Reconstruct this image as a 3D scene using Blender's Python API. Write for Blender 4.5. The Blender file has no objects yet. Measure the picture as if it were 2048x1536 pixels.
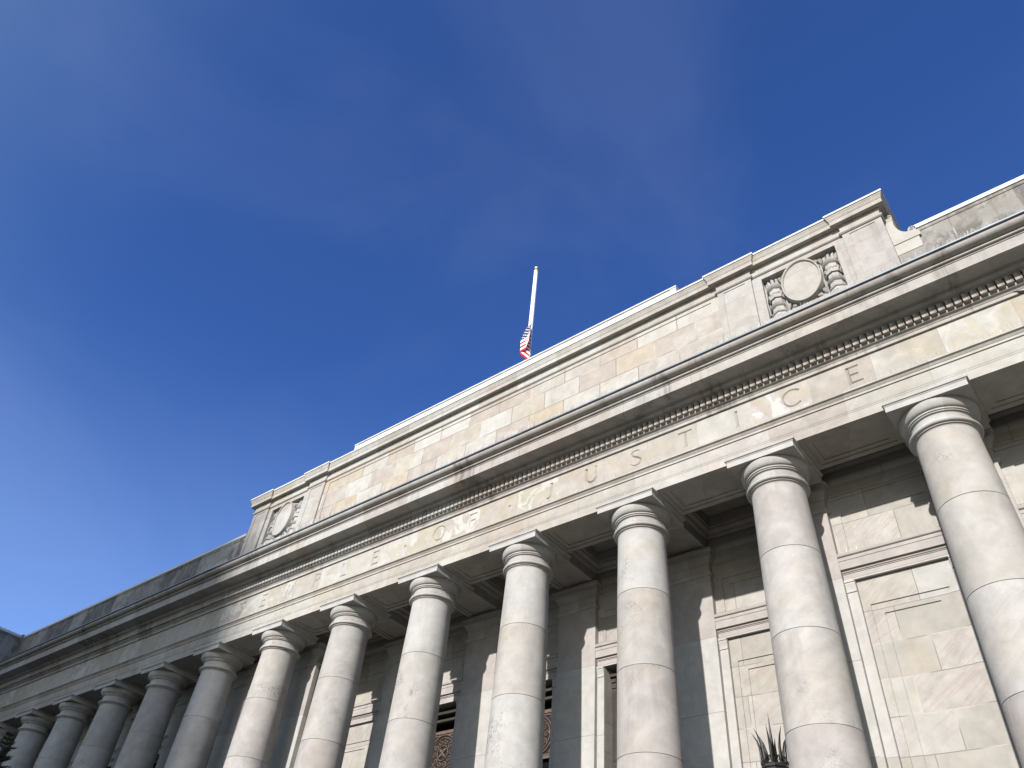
import bpy, bmesh, math, random
from mathutils import Vector, Matrix

S = 3.4            # metres per column spacing
Z0 = 3.56          # abacus underside above the lawn, in spacings
random.seed(7)
sc = bpy.context.scene
COL = sc.collection


def W(x, y, z):
    return Vector((x * S, y * S, (z + Z0) * S))


# ------------------------------------------------------------------ mesh helpers
class MB:
    def __init__(s):
        s.v = []
        s.f = []
        s.sm = []
        s.uv = None

    def face(s, pts, smooth=False):
        b = len(s.v)
        s.v += [Vector(p) for p in pts]
        s.f.append(list(range(b, b + len(pts))))
        s.sm.append(smooth)

    def box(s, x0, x1, y0, y1, z0, z1):
        b = len(s.v)
        for z in (z0, z1):
            for x, y in ((x0, y0), (x1, y0), (x1, y1), (x0, y1)):
                s.v.append(Vector((x, y, z)))
        for q in ((0, 3, 2, 1), (4, 5, 6, 7), (0, 1, 5, 4), (1, 2, 6, 5), (2, 3, 7, 6), (3, 0, 4, 7)):
            s.f.append([b + i for i in q])
            s.sm.append(False)

    def grid(s, rows, closed_u=False, closed_v=False, smooth=True):
        b = len(s.v)
        n, m = len(rows), len(rows[0])
        for r in rows:
            s.v += [Vector(p) for p in r]
        for i in range(n if closed_v else n - 1):
            for j in range(m if closed_u else m - 1):
                i2, j2 = (i + 1) % n, (j + 1) % m
                s.f.append([b + i * m + j, b + i * m + j2, b + i2 * m + j2, b + i2 * m + j])
                s.sm.append(smooth)

    def lathe(s, prof, cx=0, cy=0, seg=48, caps=True, a0=0.0):
        rows = []
        for r, z in prof:
            rows.append([(cx + r * math.cos(a0 + 2 * math.pi * k / seg), cy + r * math.sin(a0 + 2 * math.pi * k / seg), z) for k in range(seg)])
        s.grid(rows, closed_u=True)
        if caps:
            s.face(rows[0][::-1])
            s.face(rows[-1])

    def sweep(s, path, prof, closed=False, smooth=False):
        """closed profile (out, z) swept along a plan polyline; outward is to the right of travel"""
        n = len(path)
        rows = []
        for i in range(n):
            p = Vector(path[i])
            ds = []
            if closed or i > 0:
                ds.append((p - Vector(path[i - 1])).normalized())
            if closed or i < n - 1:
                ds.append((Vector(path[(i + 1) % n]) - p).normalized())
            ns = [Vector((d.y, -d.x)) for d in ds]
            if len(ns) == 2:
                m = ns[0] + ns[1]
                m = m / max(1e-6, (1 + ns[0].dot(ns[1])))
            else:
                m = ns[0]
            rows.append([(p.x + m.x * o, p.y + m.y * o, z) for o, z in prof])
        s.grid(rows, closed_u=True, closed_v=closed, smooth=smooth)
        if not closed:
            s.face(rows[0][::-1])
            s.face(rows[-1])

    def tube(s, pts, rad, seg=8, caps=True):
        pts = [Vector(p) for p in pts]
        rows = []
        up = Vector((0.13, 0.31, 0.94))
        for i, p in enumerate(pts):
            d = (pts[min(i + 1, len(pts) - 1)] - pts[max(i - 1, 0)]).normalized()
            u = d.cross(up)
            if u.length < 1e-4:
                u = d.cross(Vector((1, 0, 0)))
            u.normalize()
            w = d.cross(u)
            r = rad[i] if isinstance(rad, (list, tuple)) else rad
            rows.append([p + (u * math.cos(2 * math.pi * k / seg) + w * math.sin(2 * math.pi * k / seg)) * r for k in range(seg)])
        s.grid(rows, closed_u=True)
        if caps:
            s.face(rows[0][::-1])
            s.face(rows[-1])

    def prism(s, outline, y0, y1):
        """outline in (x, z), thickness along y"""
        a = [(x, y0, z) for x, z in outline]
        b = [(x, y1, z) for x, z in outline]
        s.face(a)
        s.face(b[::-1])
        n = len(outline)
        for i in range(n):
            j = (i + 1) % n
            s.face([a[i], b[i], b[j], a[j]])

    def mesh(s, name, unit=True, fix=True, sharp=35):
        me = bpy.data.meshes.new(name)
        vs = [W(*p) for p in s.v] if unit is True else ([p * S for p in s.v] if unit == 'local' else s.v)
        me.from_pydata([tuple(p) for p in vs], [], s.f)
        me.polygons.foreach_set('use_smooth', s.sm)
        if s.uv:
            l = me.uv_layers.new(name='UVMap')
            for p in me.polygons:
                for li in p.loop_indices:
                    l.data[li].uv = s.uv[me.loops[li].vertex_index]
        if fix:
            bm = bmesh.new()
            bm.from_mesh(me)
            bmesh.ops.remove_doubles(bm, verts=bm.verts, dist=0.0004)
            bmesh.ops.recalc_face_normals(bm, faces=bm.faces)
            bm.to_mesh(me)
            bm.free()
        me.set_sharp_from_angle(angle=math.radians(sharp))
        return me

    def obj(s, name, mat, parent=None, unit=True, **k):
        me = s.mesh(name, unit, **k)
        o = bpy.data.objects.new(name, me)
        me.materials.append(mat)
        COL.objects.link(o)
        if parent:
            o.parent = parent
        return o


def empty(name, label=None, cat=None, group=None, loc=(0, 0, 0)):
    o = bpy.data.objects.new(name, None)
    o.empty_display_size = 0.2
    COL.objects.link(o)
    o.location = loc
    if label:
        o['label'] = label
        o['category'] = cat
    if group:
        o['group'] = group
    return o


def tag(o, label, cat, group=None):
    o['label'] = label
    o['category'] = cat
    if group:
        o['group'] = group
    return o


# ------------------------------------------------------------------ materials
class NT:
    def __init__(s, name):
        s.m = bpy.data.materials.new(name)
        s.m.use_nodes = True
        s.t = s.m.node_tree
        s.b = s.t.nodes['Principled BSDF']

    def n(s, typ, ins=None, **k):
        nd = s.t.nodes.new(typ)
        for a, v in k.items():
            setattr(nd, a, v)
        if ins:
            for key, v in ins.items():
                sock = nd.inputs[key]
                if isinstance(v, bpy.types.NodeSocket):
                    s.t.links.new(v, sock)
                else:
                    sock.default_value = v
        return nd

    def math(s, op, a, b=0.0, c=None, clamp=False):
        d = {0: a, 1: b}
        if c is not None:
            d[2] = c
        return s.n('ShaderNodeMath', d, operation=op, use_clamp=clamp).outputs[0]

    def vm(s, op, a, b):
        return s.n('ShaderNodeVectorMath', {0: a, 1: b}, operation=op).outputs[0]

    def noise(s, vec, scale, detail=4, rough=0.55, dist=0.0):
        return s.n('ShaderNodeTexNoise', {'Vector': vec, 'Scale': scale, 'Detail': detail, 'Roughness': rough, 'Distortion': dist}).outputs['Fac']

    def step(s, v, a, b, to0=0.0, to1=1.0):
        return s.n('ShaderNodeMapRange', {'Value': v, 'From Min': a, 'From Max': b, 'To Min': to0, 'To Max': to1}, interpolation_type='SMOOTHSTEP').outputs[0]

    def ramp(s, fac, stops, interp='CONSTANT'):
        r = s.n('ShaderNodeValToRGB', {'Fac': fac})
        cr = r.color_ramp
        cr.interpolation = interp
        while len(cr.elements) < len(stops):
            cr.elements.new(0.5)
        for e, (p, c) in zip(cr.elements, stops):
            e.position = p
            e.color = (*c, 1)
        return r.outputs['Color']

    def mix(s, fac, a, b, blend='MIX'):
        nd = s.n('ShaderNodeMix', data_type='RGBA', blend_type=blend)
        for sock, v in ((nd.inputs[0], fac), (nd.inputs[6], a), (nd.inputs[7], b)):
            if isinstance(v, bpy.types.NodeSocket):
                s.t.links.new(v, sock)
            else:
                sock.default_value = v if not isinstance(v, tuple) or len(v) == 4 else (*v, 1)
        return nd.outputs[2]

    def out(s, color, rough=0.85, bump=None, bstr=0.2, bdist=0.02, spec=0.25, metal=0.0):
        for key, v in (('Base Color', color), ('Roughness', rough)):
            if isinstance(v, bpy.types.NodeSocket):
                s.t.links.new(v, s.b.inputs[key])
            else:
                s.b.inputs[key].default_value = v if key == 'Roughness' else (*v, 1)
        s.b.inputs['Specular IOR Level'].default_value = spec
        s.b.inputs['Metallic'].default_value = metal
        if bump is not None:
            bn = s.n('ShaderNodeBump', {'Height': bump, 'Strength': bstr, 'Distance': bdist})
            s.t.links.new(bn.outputs[0], s.b.inputs['Normal'])
        return s.m


PAL = [(0.0, (0.50, 0.47, 0.41)), (0.16, (0.56, 0.54, 0.49)), (0.34, (0.52, 0.465, 0.405)), (0.5, (0.58, 0.575, 0.54)),
       (0.64, (0.53, 0.485, 0.39)), (0.78, (0.47, 0.42, 0.36)), (0.9, (0.55, 0.50, 0.47))]
PALE = [(0.0, (0.50, 0.47, 0.44)), (0.2, (0.55, 0.535, 0.515)), (0.4, (0.50, 0.455, 0.43)), (0.6, (0.56, 0.55, 0.525)), (0.8, (0.52, 0.49, 0.445))]
WARM = [(0.0, (0.53, 0.48, 0.41)), (0.15, (0.585, 0.56, 0.50)), (0.3, (0.53, 0.455, 0.385)), (0.42, (0.62, 0.605, 0.56)), (0.55, (0.55, 0.495, 0.405)),
        (0.68, (0.52, 0.44, 0.37)), (0.8, (0.57, 0.54, 0.48)), (0.92, (0.57, 0.47, 0.34))]
WALLP = [(0.0, (0.50, 0.475, 0.415)), (0.2, (0.54, 0.525, 0.49)), (0.38, (0.485, 0.46, 0.415)), (0.52, (0.555, 0.545, 0.515)), (0.66, (0.465, 0.44, 0.385)), (0.82, (0.525, 0.49, 0.45))]
GREY = [(0.0, (0.34, 0.325, 0.30)), (0.2, (0.19, 0.175, 0.17)), (0.4, (0.43, 0.42, 0.39)), (0.6, (0.25, 0.235, 0.22)), (0.8, (0.50, 0.485, 0.455))]


def tone(pal, k=0.60, sat=0.68):
    out = []
    for p, c in pal:
        g = 0.3 * c[0] + 0.55 * c[1] + 0.15 * c[2]
        out.append((p, tuple(k * (g + (x - g) * sat) for x in c)))
    return out


def stone(name, pal, bw, bh, ox=0.0, oz=0.0, offset=0.5, ochre=0.5, grime=0.2, vein=0.3, joint=0.45, rand=False, drums=False, msize=0.008, black=0.0, blotch=0.0, mottle=0.0, lichen=0.0):
    """weathered sandstone; bw x bh blocks in metres"""
    pal = tone(pal)
    t = NT(name)
    tc = t.n('ShaderNodeTexCoord').outputs['Object']
    P = tc
    if rand:
        oi = t.n('ShaderNodeObjectInfo').outputs['Random']
        off = t.n('ShaderNodeCombineXYZ', {0: t.math('MULTIPLY', oi, 91.7), 1: t.math('MULTIPLY', oi, 37.3), 2: t.math('MULTIPLY', oi, 57.1)}).outputs[0]
        P = t.vm('ADD', tc, off)
    sx = t.n('ShaderNodeSeparateXYZ', {0: tc})
    if drums:
        zz = t.math('DIVIDE', t.math('SUBTRACT', sx.outputs[2], oz), bh)
        fl = t.math('FLOOR', zz)
        wn = t.n('ShaderNodeTexWhiteNoise', {'W': t.math('ADD', fl, t.math('MULTIPLY', oi, 173.0))}, noise_dimensions='1D')
        rnd = wn.outputs['Value']
        shift = t.n('ShaderNodeCombineXYZ', {0: t.math('MULTIPLY', rnd, 31.0), 1: t.math('MULTIPLY', rnd, 17.0), 2: t.math('MULTIPLY', rnd, 23.0)}).outputs[0]
        P = t.vm('ADD', P, shift)
        jf = None
    else:
        bv = t.n('ShaderNodeCombineXYZ', {0: t.math('SUBTRACT', t.math('ADD', sx.outputs[0], t.math('MULTIPLY', sx.outputs[1], 0.37)), ox), 1: t.math('SUBTRACT', sx.outputs[2], oz)}).outputs[0]
        br = t.n('ShaderNodeTexBrick', {'Vector': bv, 'Color1': (0, 0, 0, 1), 'Color2': (1, 1, 1, 1), 'Mortar': (0.5, 0.5, 0.5, 1), 'Scale': 1.0,
                                       'Mortar Size': msize, 'Mortar Smooth': 0.4, 'Bias': 0.0, 'Brick Width': bw, 'Row Height': bh}, offset=offset, squash=1.0)
        rnd = t.n('ShaderNodeSeparateColor', {0: br.outputs['Color']}).outputs[0]
        jf = br.outputs['Fac']
        shift = t.n('ShaderNodeCombineXYZ', {0: t.math('MULTIPLY', rnd, 61.0), 1: t.math('MULTIPLY', rnd, 27.0), 2: t.math('MULTIPLY', rnd, 43.0)}).outputs[0]
        P = t.vm('ADD', P, shift)
    col = t.ramp(rnd, pal)
    n1 = t.noise(P, 0.75, 5, 0.6, 0.6)
    n2 = t.noise(P, 3.2, 5, 0.6, 0.3)
    n3 = t.noise(P, 38.0, 3, 0.6)
    sel = t.step(t.noise(shift, 3.1, 1), 0.42, 0.6)
    col = t.mix(t.math('MULTIPLY', t.step(n1, 0.5, 0.68), t.math('MULTIPLY', t.math('ADD', t.math('MULTIPLY', sel, 0.75), 0.25), ochre)), col, (0.31, 0.255, 0.165))
    col = t.mix(t.math('MULTIPLY', t.step(n1, 0.47, 0.32), 0.4), col, (0.385, 0.38, 0.365))
    if blotch:
        nb = t.noise(P, 1.15, 6, 0.65, 1.4)
        e = t.math('MULTIPLY', t.step(nb, 0.53, 0.545), t.step(t.noise(shift, 7.7, 1), 0.44, 0.56))
        col = t.mix(t.math('MULTIPLY', e, blotch), col, (0.42, 0.415, 0.40))
        e2 = t.math('MULTIPLY', t.step(nb, 0.475, 0.455), t.step(t.noise(shift, 5.3, 1), 0.46, 0.6))
        col = t.mix(t.math('MULTIPLY', e2, blotch * 0.55), col, (0.30, 0.265, 0.175))
    # diagonal veins
    mp = t.n('ShaderNodeMapping', {'Vector': P, 'Rotation': (0.0, -0.62, 0.0), 'Scale': (1.9, 0.5, 0.15)}, vector_type='TEXTURE').outputs[0]
    v = t.noise(mp, 1.0, 6, 0.62, 0.35)
    vm_ = t.math('MULTIPLY', t.step(t.math('ABSOLUTE', t.math('SUBTRACT', v, 0.5)), 0.045, 0.0), t.step(t.noise(shift, 4.4, 1), 0.4, 0.62))
    col = t.mix(t.math('MULTIPLY', vm_, vein), col, (0.255, 0.20, 0.18))
    col = t.mix(1.0, col, t.n('ShaderNodeCombineColor', {0: t.step(n2, 0.2, 0.8, 0.84, 1.1), 1: t.step(n2, 0.2, 0.8, 0.85, 1.09), 2: t.step(n2, 0.2, 0.8, 0.84, 1.08)}).outputs[0], 'MULTIPLY')
    col = t.mix(t.step(n3, 0.3, 0.75, 0.0, 0.16), col, (0.27, 0.245, 0.215))
    # pits
    vo = t.n('ShaderNodeTexVoronoi', {'Vector': P, 'Scale': 9.0, 'Randomness': 1.0}).outputs['Distance']
    pit = t.math('MULTIPLY', t.step(vo, 0.10, 0.06), t.step(t.noise(P, 0.5, 2), 0.52, 0.6))
    col = t.mix(t.math('MULTIPLY', pit, 0.55), col, (0.2, 0.18, 0.15))
    # run-off streaks and grime
    g = t.noise(t.n('ShaderNodeMapping', {'Vector': tc if not rand else P, 'Scale': (1.0, 1.0, 0.12)}).outputs[0], 2.6, 6, 0.65)
    g2 = t.noise(tc if not rand else P, 0.33, 3)
    gm = t.math('MULTIPLY', t.step(g, 0.45, 0.75), t.step(g2, 0.38, 0.66))
    col = t.mix(t.math('MULTIPLY', gm, grime), col, (0.09, 0.082, 0.07))
    if black:
        bs = t.noise(t.n('ShaderNodeMapping', {'Vector': tc, 'Scale': (1.0, 0.4, 0.08)}).outputs[0], 1.4, 7, 0.7)
        col = t.mix(t.math('MULTIPLY', t.step(bs, 0.53, 0.68), black), col, (0.07, 0.06, 0.05))
        rs = t.noise(t.n('ShaderNodeMapping', {'Vector': tc, 'Scale': (1.0, 0.4, 0.3)}).outputs[0], 0.45, 5, 0.6)
        col = t.mix(t.math('MULTIPLY', t.step(rs, 0.52, 0.7), black * 0.5), col, (0.25, 0.18, 0.125))
    if mottle:
        m1 = t.noise(tc, 1.6, 7, 0.72, 0.8)
        m2 = t.noise(t.n('ShaderNodeMapping', {'Vector': tc, 'Scale': (1.0, 1.0, 0.25)}).outputs[0], 3.5, 6, 0.7)
        col = t.mix(t.math('MULTIPLY', t.step(m1, 0.46, 0.64), mottle), col, (0.085, 0.077, 0.068))
        col = t.mix(t.math('MULTIPLY', t.step(m2, 0.52, 0.66), mottle * 0.7), col, (0.34, 0.33, 0.31))
    if lichen:
        l1 = t.step(t.noise(P, 0.8, 3, 0.6, 0.5), 0.57, 0.70)
        l2 = t.step(t.noise(P, 22.0, 4, 0.75), 0.48, 0.58)
        col = t.mix(t.math('MULTIPLY', t.math('MULTIPLY', l1, l2), lichen), col, (0.13, 0.125, 0.115))
        dg = t.noise(t.n('ShaderNodeMapping', {'Vector': P, 'Rotation': (0.0, -0.8, 0.0), 'Scale': (2.0, 2.0, 0.3)}, vector_type='TEXTURE').outputs[0], 1.0, 3, 0.5, 0.3)
        col = t.mix(t.step(dg, 0.5, 0.66, 0.0, 0.22), col, (0.385, 0.37, 0.355))
    h = t.math('ADD', t.math('MULTIPLY', n3, 0.5), t.math('MULTIPLY', n2, 0.8))
    h = t.math('SUBTRACT', h, t.math('MULTIPLY', pit, 0.8))
    if jf is not None:
        jd = t.mix(t.step(t.noise(tc, 0.8, 2), 0.5, 0.6), (0.14, 0.125, 0.105), (0.36, 0.345, 0.315))
        col = t.mix(t.math('MULTIPLY', jf, joint), col, jd)
        h = t.math('SUBTRACT', h, t.math('MULTIPLY', jf, 1.8))
    return t.out(col, 0.88, h, 0.22, 0.012, 0.2)


def plain(name, c, rough=0.6, metal=0.0, var=0.12, scale=3.0, spec=0.4):
    t = NT(name)
    tc = t.n('ShaderNodeTexCoord').outputs['Object']
    n = t.noise(tc, scale, 5, 0.6)
    col = t.mix(t.step(n, 0.3, 0.7), tuple(x * (1 - var) for x in c), tuple(min(1, x * (1 + var)) for x in c))
    return t.out(col, rough, t.noise(tc, scale * 9, 3), 0.1, 0.01, spec, metal)


M_COL = stone('column sandstone', PALE, 99, 0.503 * S, oz=-0.625 * S, rand=True, drums=True, ochre=0.28, grime=0.3, vein=0.18, lichen=0.8)
M_CAP = stone('capital sandstone', PALE, 99, 99, rand=True, ochre=0.15, grime=0.12, vein=0.15, joint=0.0)
M_ARC = stone('architrave sandstone', PAL, 1.7, 9, ox=0.0, oz=0, offset=0.0, ochre=0.35, grime=0.10, vein=0.45, blotch=0.25)
M_FRZ = stone('frieze sandstone', PAL, 1.36, 9, ox=0.4, oz=0, offset=0.0, ochre=0.75, grime=0.06, vein=0.2, blotch=0.75)
M_COR = stone('cornice sandstone', PALE, 1.9, 9, ox=0.7, oz=0, offset=0.0, ochre=0.25, grime=0.65, vein=0.2, black=0.7)
M_ATT = stone('attic ashlar', WARM, 1.27, 0.205 * S, ox=0.3, oz=(1.572 + Z0) * S, offset=0.43, ochre=0.4, grime=0.25, vein=0.2, joint=0.85, msize=0.016)
M_ATC = stone('attic cornice sandstone', PAL, 1.6, 9, ox=0.2, oz=0, offset=0.0, ochre=0.35, grime=0.35, vein=0.2)
M_PIER = stone('attic pier sandstone', PALE, 3.3, 1.1, ox=0.9, oz=1.0, ochre=0.2, grime=0.4, vein=0.15, joint=0.4, mottle=0.12)
M_PAR = stone('grimy parapet sandstone', GREY, 1.35, 9, ox=0.3, oz=0, offset=0.0, ochre=0.1, grime=0.8, vein=0.1, joint=0.9, msize=0.014, mottle=0.75)
M_REL = stone('carved relief sandstone', PALE, 99, 99, ochre=0.2, grime=0.5, vein=0.1, joint=0.0, mottle=0.35)
M_WALL = stone('wall ashlar', WALLP, 1.25, 0.2 * S, ox=0.2, oz=(-0.645 + Z0) * S, offset=0.4, ochre=0.25, grime=0.12, vein=0.45, joint=0.75, msize=0.010)
M_PIL = stone('pilaster sandstone', PALE, 60, 0.506 * S, ox=30, oz=(-0.634 + Z0) * S, offset=0.0, ochre=0.2, grime=0.08, vein=0.2, joint=0.55)
M_PILS = stone('pilaster shaft sandstone', PALE, 60, 0.506 * S, ox=30, oz=-0.634 * S, offset=0.0, ochre=0.2, grime=0.08, vein=0.2, joint=0.55, rand=True)
M_CEIL = stone('portico ceiling stone', PAL, 3.4, 9, ochre=0.2, grime=0.25, vein=0.1, joint=0.3)
M_BRONZE = plain('weathered bronze', (0.055, 0.05, 0.038), 0.5, 0.5)
M_GRILLE = plain('brown cast grille', (0.10, 0.068, 0.052), 0.6, 0.1, 0.25, 5)
M_BLACK = plain('dark iron', (0.018, 0.018, 0.018), 0.45, 0.3)
M_ROOM = plain('dark interior', (0.012, 0.011, 0.011), 0.9)  # near-black colour stands in for unlit rooms
M_WHITE = plain('white painted metal', (0.50, 0.495, 0.475), 0.5, 0.0, 0.07, 1.5)
M_FLASH = plain('grey lead flashing', (0.19, 0.22, 0.25), 0.45, 0.3, 0.15, 2.0)
M_WIRE = plain('spike wire', (0.42, 0.41, 0.39), 0.45, 0.2)
M_GOLD = plain('gilt ball', (0.5, 0.44, 0.28), 0.4, 0.6)
M_POLE = plain('white pole paint', (0.82, 0.82, 0.80), 0.4, 0.0, 0.03)
M_ROOF = plain('roof membrane', (0.25, 0.25, 0.25), 0.9)
M_LAWN = plain('winter lawn', (0.05, 0.065, 0.028), 0.95, 0, 0.4, 0.6)
M_PAVE = plain('stone paving', (0.13, 0.125, 0.115), 0.9, 0, 0.2, 0.8)
M_BARK = plain('bark', (0.075, 0.06, 0.048), 0.9, 0, 0.35, 8)
M_TWIG = plain('dark twig bark', (0.022, 0.018, 0.015), 0.9, 0, 0.3, 8)
M_NEEDLE = plain('dark conifer needles', (0.022, 0.03, 0.018), 0.8, 0, 0.5, 4)
t = NT('lamp glass')
t.out((0.5, 0.48, 0.42), 0.35, None, spec=0.5)
M_LGLASS = t.m
t = NT('dark window glass')
t.out((0.006, 0.006, 0.007), 0.08, None, spec=0.5)
M_GLASS = t.m

# ------------------------------------------------------------------ the courthouse
XL, XR = -13.125, 4.5
MAIN = [(XL, -4.0), (XL, 0.0), (XR, 0.0)]
house = empty('courthouse', 'pale sandstone courthouse with a long colonnade and TEMPLE OF JUSTICE carved on its frieze', 'building')


def part(mb, name, mat, parent=None, **k):
    return mb.obj(name, mat, parent or house, **k)


# --- columns
def shaft_radius(z):
    pts = [(-2.6, .197), (-2.13, .1935), (-1.63, .1876), (-1.1, .181), (-.6, .1735), (-.3, .1665), (-.17, .164)]
    for (z0, r0), (z1, r1) in zip(pts, pts[1:]):
        if z <= z1:
            return r0 + (r1 - r0) * max(0, (z - z0)) / (z1 - z0)
    return pts[-1][1]


def col_meshes():
    seams = [-2.131, -1.628, -1.127, -.625]
    zs = [(-2.6 + i * (2.42 / 40)) for i in range(41)]
    prof = []
    for z in sorted(zs + [s + d for s in seams for d in (-.0022, -.0009, .0009, .0022)]):
        r = shaft_radius(z)
        for s_ in seams:
            if abs(z - s_) < .0015:
                r -= .0035
        prof.append((r, z))
    prof += [(.1645, -.172), (.168, -.166), (.172, -.1635)]
    a = MB()
    a.lathe(prof, seg=72)
    sh = a.mesh('column', 'local', sharp=50)
    b = MB()
    pr = [(.172, -.1645), (.1765, -.162), (.1765, -.1555), (.181, -.1555)]
    for k in range(9):
        t_ = -math.pi / 2 + math.pi * k / 8
        pr.append((.181 + .0125 * math.cos(t_), -.1425 + .0125 * math.sin(t_)))
    pr += [(.1745, -.1295), (.169, -.126), (.167, -.120), (.1665, -.080), (.169, -.075), (.178, -.0735), (.179, -.072), (.179, -.0655), (.1845, -.0655), (.186, -.064), (.186, -.0565), (.1885, -.055)]
    for k in range(10):
        t_ = math.pi / 2 * k / 9
        pr.append((.1885 + .0265 * math.sin(t_ * .98), -.0545 + .0545 * (1 - math.cos(t_)) ** .9))
    pr.append((.21, .001))
    b.lathe(pr, seg=72)
    cap = b.mesh('capital', 'local', sharp=40)
    c = MB()
    h = .222
    sq = [(-h, -h), (h, -h), (h, h), (-h, h)]
    c.sweep(sq, [(-h + .001, .0005), (0, .0005), (0, .039), (.003, .041), (.004, .046), (.011, .049), (.012, .0592), (-h + .001, .0592)], closed=True)
    ab = c.mesh('abacus', 'local', sharp=20)
    d = MB()
    d.lathe([(.27, -2.70), (.27, -2.66), (.262, -2.645), (.245, -2.63), (.225, -2.62), (.215, -2.615), (.215, -2.603), (.2, -2.60)], seg=64)
    ba = d.mesh('column_base', 'local', sharp=40)
    e = MB()
    for k in range(150):
        a_ = 2 * math.pi * k / 150 + random.uniform(-.01, .01)
        if math.sin(a_) > .55:
            continue
        r0, r1 = .1795, .1795 + random.uniform(-.003, .003)
        e.tube([(r0 * math.cos(a_), r0 * math.sin(a_), -.131), (r1 * math.cos(a_), r1 * math.sin(a_), -.131 + random.uniform(.024, .034))], .0007, 3, False)
    sp = e.mesh('bird_spikes', 'local', fix=False)
    f = MB()
    x = -h
    while x < h:
        f.tube([(x, -h - .002, .059), (x + random.uniform(-.006, .006), -h - random.uniform(.0, .004), .059 + random.uniform(.022, .036))], .0007, 3, False)
        x += random.uniform(.004, .008)
    sp2 = f.mesh('bird_spikes', 'local', fix=False)
    for me, m in ((sh, M_COL), (cap, M_CAP), (ab, M_CAP), (ba, M_CAP), (sp, M_WIRE), (sp2, M_WIRE)):
        me.materials.append(m)
    return sh, cap, ab, ba, sp, sp2


SH, CAP, AB, BA, SP, SP2 = col_meshes()
for k in range(-3, 13):
    c = bpy.data.objects.new('column', SH)
    c.location = W(-k, 0, 0)
    c.parent = house
    COL.objects.link(c)
    subs = [('capital', CAP), ('abacus', AB), ('column_base', BA)]
    if k in (1, 2, 3, 4, 5, 6):
        subs.append(('bird_spikes', SP))
    if k < 8:
        subs.append(('bird_spikes', SP2))
    for nm, me in subs:
        o = bpy.data.objects.new(nm, me)
        o.parent = c
        if nm == 'bird_spikes':
            o['kind'] = 'stuff'
        COL.objects.link(o)

# --- architrave with recessed soffit panels
a = MB()
a.sweep(MAIN, [(-.178, .06), (-.14, .06), (-.14, .067), (-.105, .067), (-.105, .074), (.105, .074), (.105, .067), (.14, .067), (.14, .06), (.178, .06), (.178, .122),
               (.1805, .126), (.1805, .133), (.183, .137), (.185, .147), (.185, .2205), (.193, .2215), (.193, .2385), (.1965, .2395), (.1965, .2425), (.199, .2445), (.2015, .249),
               (.206, .2535), (.212, .2565), (.2155, .2575), (.2165, .260), (.2165, .2705), (.184, .2735), (.184, .2615), (-.178, .2615)])
for k in range(-4, 14):
    for x0, x1, z, w in ((-k - .262, -k + .262, .0604, .142), (-k + .26, -k + .3, .0674, .107), (-k - .3, -k - .26, .0674, .107)):
        if x0 > -12.9 and x1 < XR:
            a.box(x0, x1, -w, w, z, .09)
part(a, 'architrave', M_ARC, sharp=20)

# --- frieze with the carved inscription
f = MB()
f.sweep(MAIN, [(-.178, .262), (.185, .262), (.185, .5152), (-.178, .5152)])
frieze = part(f, 'frieze', M_FRZ, sharp=20)
LH = .138
LZ = .3335
YF = -.185


def vcut(mb, pts, w, d=None):
    """V-shaped chisel cut along a polyline given in (x, z)"""
    if isinstance(w, list):
        w = [q * 1.25 for q in w]
    d = d or ([q * .6 for q in w] if isinstance(w, list) else w * .6)
    pts = [Vector(p) for p in pts]
    rows = []
    pr = .004
    for i, p in enumerate(pts):
        a_ = (p - pts[i - 1]).normalized() if i > 0 else None
        b_ = (pts[i + 1] - p).normalized() if i < len(pts) - 1 else None
        ns = [Vector((-q.y, q.x)) for q in (a_, b_) if q is not None]
        m = ns[0] if len(ns) == 1 else (ns[0] + ns[1]) / max(.3, 1 + ns[0].dot(ns[1]))
        hw = (w[i] if isinstance(w, list) else w) / 2
        dd = d[i] if isinstance(d, list) else d
        q = hw * (dd + pr) / dd
        rows.append([(p.x + m.x * q, YF - pr, p.y + m.y * q), (p.x - m.x * q, YF - pr, p.y - m.y * q), (p.x, YF + dd, p.y)])
    mb.grid(rows, closed_u=True, smooth=False)
    mb.face(rows[0][::-1])
    mb.face(rows[-1])


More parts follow.
